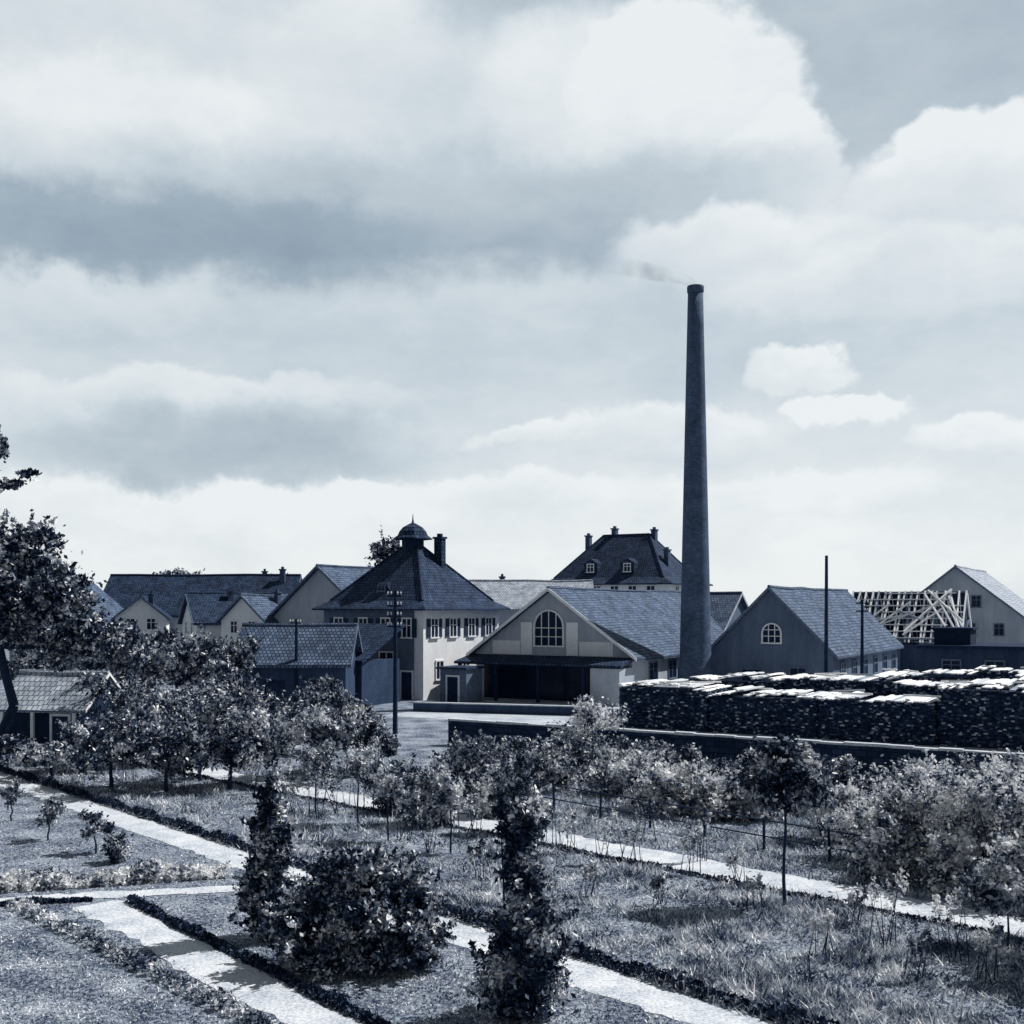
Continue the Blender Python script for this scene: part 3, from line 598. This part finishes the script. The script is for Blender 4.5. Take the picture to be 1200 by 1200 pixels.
tree('broadleaf_tree','large spreading broadleaf tree with sparse upper branches','tree',X(4,d),d,[(0,0,8.8,2.4,2.4,2.0),(-2.2,0,9.2,2.2,2.2,2.0),(2.2,0,8.4,1.6,1.6,1.3),(1.2,0,10.4,1.2,1.2,0.9),(3.4,-0.3,7.3,1.2,1.2,0.8),
  (0.2,0,6.4,1.8,1.6,1.0),(4.1,0.3,6.0,1.1,1.1,0.8),(2.4,0,5.4,1.3,1.2,0.8),(-2.5,0,12.0,1.4,1.2,1.0),(-1.0,0,12.9,0.8,0.6,0.5),(0.3,0,13.2,0.7,0.4,0.2),(1.2,0,13.7,0.5,0.3,0.16),(-0.7,0,14.0,0.35,0.3,0.4),(0.0,0,14.8,0.18,0.2,0.5),(-0.3,0,15.6,0.1,0.1,0.3)],40000,'leaf_dark',0.115,0.3,5.6,ragged=1.3)
for px,dd,zt,w in ((205,150,12.6,3.0),(222,152,12.2,3),(452,125,15.2,2.0),(325,150,11.8,2)):
    bl=[(0,0,zt-2.5,w*0.8,w*0.8,2),(w*0.4,0,zt-1.3,w*0.4,w*0.4,1.1),(-w*0.4,0,zt-1.6,w*0.4,w*0.4,1.0),(0,0,zt-5,w,w,2.5)]
    tree('distant_tree','dark tree rising behind the rooftops','tree',X(px,dd),dd,bl,4000,'leaf_dark',0.2,0.2,zt-5,'trees behind the rooftops')
for px,py,hp in ((375,960,60),(433,948,75),(330,940,45),(290,930,40),(470,985,55),(500,1000,50),(555,975,45),(665,1000,40),(705,1012,55),(640,990,40),(742,1008,35),(800,1025,45),(865,1040,40),
                 (1000,1085,40),(1042,1112,80),(1105,1125,75),(215,925,45),(770,1060,30),(690,1050,35),(880,1065,35),(960,1120,45),(1075,1150,55),(1150,1150,60),(560,1030,40),(150,915,35),(820,1010,50),(760,985,40),(525,970,50),(400,955,45),(350,958,40)):
    x,dd=G(px,py); h=hp*1.25/F*dd; w=h*0.13; q=rng.normal()*0.08*h
    tree('sapling','thin wispy young plant in rough grass','sapling',x,dd,[(q,0,h*0.55,w*0.7,w*0.7,h*0.3),(q+w*1.2,0,h*0.75,w*0.5,w*0.5,h*0.18),(q-w*1.3,0,h*0.6,w*0.5,w*0.5,h*0.2)],170,'leaf_mid' if rng.random()<0.5 else 'leaf_light',0.042,0.016,h*0.5,'saplings on the meadow strip',2)
n=16000; an=rng.uniform(-0.9,0.9,n); rr=rng.uniform(360,400,n); hh=9*np.sqrt(rng.random(n))*(0.8+0.2*np.sin(an*60)+0.15*np.sin(an*171))
C=np.stack([np.sin(an)*rr,np.cos(an)*rr,hh],1); o=quads('distant_wood',leafpts(C,2.2),'leaf_dark'); o['kind']='stuff'; tag(o,'far off low line of woodland','wood')

# ================================================================= LIGHT / SKY
S=Vector((2.35,0.9,2.9)).normalized(); elev=math.asin(S.z); az=math.atan2(S.x,S.y)
l=bpy.data.lights.new('sun','SUN'); l.energy=5.0; l.angle=math.radians(0.5); l.color=(1,0.985,0.96)
lo=bpy.data.objects.new('sun',l); finish(lo); lo.rotation_euler=(-S).to_track_quat('-Z','Y').to_euler()
w=bpy.data.worlds.new('World'); sc.world=w; w.use_nodes=True; nt=w.node_tree; nt.nodes.clear()
def nd(t): return nt.nodes.new(t)
def math_(op,a,b=None,c=None):
    m=nd('ShaderNodeMath'); m.operation=op
    for i,q in enumerate((a,b,c)):
        if q is None: continue
        if isinstance(q,(int,float)): m.inputs[i].default_value=q
        else: nt.links.new(q,m.inputs[i])
    return m.outputs[0]
def ssmooth(v,a,b,lo=0.0,hi=1.0,kind='SMOOTHSTEP'):
    m=nd('ShaderNodeMapRange'); m.interpolation_type=kind
    nt.links.new(v,m.inputs[0]); m.inputs[1].default_value=a; m.inputs[2].default_value=b; m.inputs[3].default_value=lo; m.inputs[4].default_value=hi
    return m.outputs[0]
tc=nd('ShaderNodeTexCoord'); sep=nd('ShaderNodeSeparateXYZ'); nt.links.new(tc.outputs['Generated'],sep.inputs[0])
x_,y_,z_=sep.outputs
AZ=math_('ARCTAN2',x_,y_); HY=math_('SQRT',math_('ADD',math_('MULTIPLY',x_,x_),math_('MULTIPLY',y_,y_))); EL=math_('ARCTAN2',z_,HY)
def noise(scale,detail=6,rough=0.55,sx=1,sz=1,seed=0):
    mp=nd('ShaderNodeMapping'); mp.inputs['Scale'].default_value=(sx,sx,sz); mp.inputs['Location'].default_value=(seed,seed*0.7,seed*1.3)
    nt.links.new(tc.outputs['Generated'],mp.inputs[0])
    n=nd('ShaderNodeTexNoise'); n.inputs['Scale'].default_value=scale; n.inputs['Detail'].default_value=detail; n.inputs['Roughness'].default_value=rough
    nt.links.new(mp.outputs[0],n.inputs['Vector']); return n
nA=noise(7,6,0.5,1,1.6,3.1); nB=noise(7,6,0.5,1,1.6,11.7); nC=noise(18,6,0.58,1,1.2,5.5); nE=noise(20,6,0.58,1,1.2,15.5); nD=noise(3.2,7,0.6,1,2.4,8.2)
c5=lambda s,k: math_('MULTIPLY',math_('SUBTRACT',s,0.5),k)
U=math_('ADD',math_('ADD',AZ,c5(nA.outputs[0],0.09)),c5(nC.outputs[0],0.07))
Vv=math_('ADD',math_('ADD',math_('ADD',EL,c5(nB.outputs[0],0.055)),c5(nE.outputs[0],0.055)),0.004)
T=ssmooth(EL,0.0,0.30,0.90,0.64)
T=math_('ADD',T,c5(nD.outputs[0],0.16))
blobs=[ # direction (survey px), size, tone, grad, soft, strength
 (1080,50,260,110,0.57,0,0.7,0.8),
 (600,20,170,55,0.62,0,0.6,0.6),
 (480,380,520,60,0.70,0,0.6,0.5),
 (100,60,240,110,0.80,0.04,0.35,0.8),
 (150,150,180,80,0.88,0.03,0.22,0.85),
 (430,110,130,120,0.82,0.06,0.25,0.85),
 (600,130,130,90,0.74,0.05,0.35,0.8),
 (700,140,150,110,0.84,0.06,0.2,0.8),
 (800,130,130,115,0.86,0.09,0.10,0.95),
 (900,200,80,75,0.84,0.10,0.12,0.9),
 (700,225,230,50,0.62,0.03,0.6,0.8),
 (420,240,380,52,0.58,0.03,0.6,0.8),
 (100,255,260,42,0.47,0.04,0.45,0.85),
 (330,282,230,42,0.44,0.04,0.45,0.85),
 (640,282,190,34,0.52,0.04,0.5,0.75),
 (1130,195,120,55,0.90,0.08,0.12,0.9),
 (1090,240,160,60,0.80,0.06,0.4,0.8),
 (880,290,150,45,0.83,0.08,0.22,0.85),
 (1060,320,200,40,0.81,0.09,0.25,0.75),
 (60,345,150,35,0.77,0.06,0.3,0.7),
 (560,350,260,40,0.75,0.05,0.5,0.6),
 (210,455,230,24,0.81,0.06,0.3,0.8),
 (260,520,230,40,0.53,0.03,0.7,0.8),
 (920,430,55,24,0.87,0.07,0.22,0.9),
 (985,472,62,20,0.93,0.06,0.22,0.92),
 (630,503,70,16,0.87,0.06,0.25,0.85),
 (790,505,130,34,0.83,0.08,0.22,0.85),
 (1160,500,90,22,0.89,0.08,0.25,0.88),
 (240,590,290,30,0.92,0.04,0.35,0.9),
 (430,575,50,20,0.92,0.05,0.25,0.85),
 (620,570,150,20,0.90,0.05,0.35,0.8),
 (930,575,150,24,0.90,0.05,0.35,0.8),
]
for px,py,rx,ry,t_,gr,so,stg in blobs:
    ca=math.atan((px-600)/F); ce=math.atan((710-py)/F*math.cos(ca)); rx/=F; ry/=F
    u=math_('MULTIPLY',math_('SUBTRACT',U,ca),1/rx); v_=math_('MULTIPLY',math_('SUBTRACT',Vv,ce),1/ry)
    dd=math_('SQRT',math_('ADD',math_('MULTIPLY',u,u),math_('MULTIPLY',v_,v_)))
    mk=math_('MULTIPLY',ssmooth(dd,1+so,1-so),stg)
    vc=nd('ShaderNodeClamp'); nt.links.new(v_,vc.inputs[0]); vc.inputs[1].default_value=-1.2; vc.inputs[2].default_value=1.2
    bt=math_('MULTIPLY_ADD',vc.outputs[0],gr,t_)
    mx=nd('ShaderNodeMix'); mx.data_type='FLOAT'
    nt.links.new(mk,mx.inputs[0]); nt.links.new(T,mx.inputs[2]); nt.links.new(bt,mx.inputs[3]); T=mx.outputs[0]
T=math_('ADD',T,c5(noise(9,9,0.64,1,2,21).outputs[0],0.24))
rp=nd('ShaderNodeValToRGB'); e=rp.color_ramp.elements
st=[(0.25,(0.15,0.23,0.32)),(0.5,(0.36,0.45,0.53)),(0.7,(0.61,0.69,0.745)),(0.9,(0.88,0.92,0.935))]
while len(e)<len(st): e.new(0.5)
for k,(p,c_) in zip(e,st): k.position=p; k.color=(*c_,1)
nt.links.new(T,rp.inputs[0])
f1=ssmooth(EL,0.58,0.9,1.0,0.2); f2=ssmooth(y_,-0.3,0.3,0.33,1.0)  # out-of-view sky overhead and behind the camera dimmed to cut fill light
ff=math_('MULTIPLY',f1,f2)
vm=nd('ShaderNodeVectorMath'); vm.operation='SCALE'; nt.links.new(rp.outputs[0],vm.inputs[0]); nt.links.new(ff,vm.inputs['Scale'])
sky=nd('ShaderNodeTexSky'); sky.sky_type='NISHITA'; sky.sun_disc=False; sky.sun_elevation=elev; sky.sun_rotation=az
hs_=nd('ShaderNodeHueSaturation'); hs_.inputs['Saturation'].default_value=0.6; nt.links.new(sky.outputs[0],hs_.inputs['Color'])
b1=nd('ShaderNodeBackground'); b1.inputs[1].default_value=0.09; nt.links.new(hs_.outputs[0],b1.inputs[0])
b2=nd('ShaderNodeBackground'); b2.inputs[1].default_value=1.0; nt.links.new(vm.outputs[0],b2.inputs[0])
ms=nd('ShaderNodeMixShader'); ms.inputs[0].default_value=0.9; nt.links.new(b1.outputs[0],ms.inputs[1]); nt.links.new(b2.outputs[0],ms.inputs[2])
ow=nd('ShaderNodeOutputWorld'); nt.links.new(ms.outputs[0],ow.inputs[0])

cam=bpy.data.cameras.new('camera'); cam.sensor_width=36; cam.lens=39.0; cam.shift_y=110/1200; cam.clip_end=5000; cam.clip_start=0.1
co=bpy.data.objects.new('camera',cam); finish(co,None,(0,0,H)); co.rotation_euler=(math.radians(90),0,0); sc.camera=co
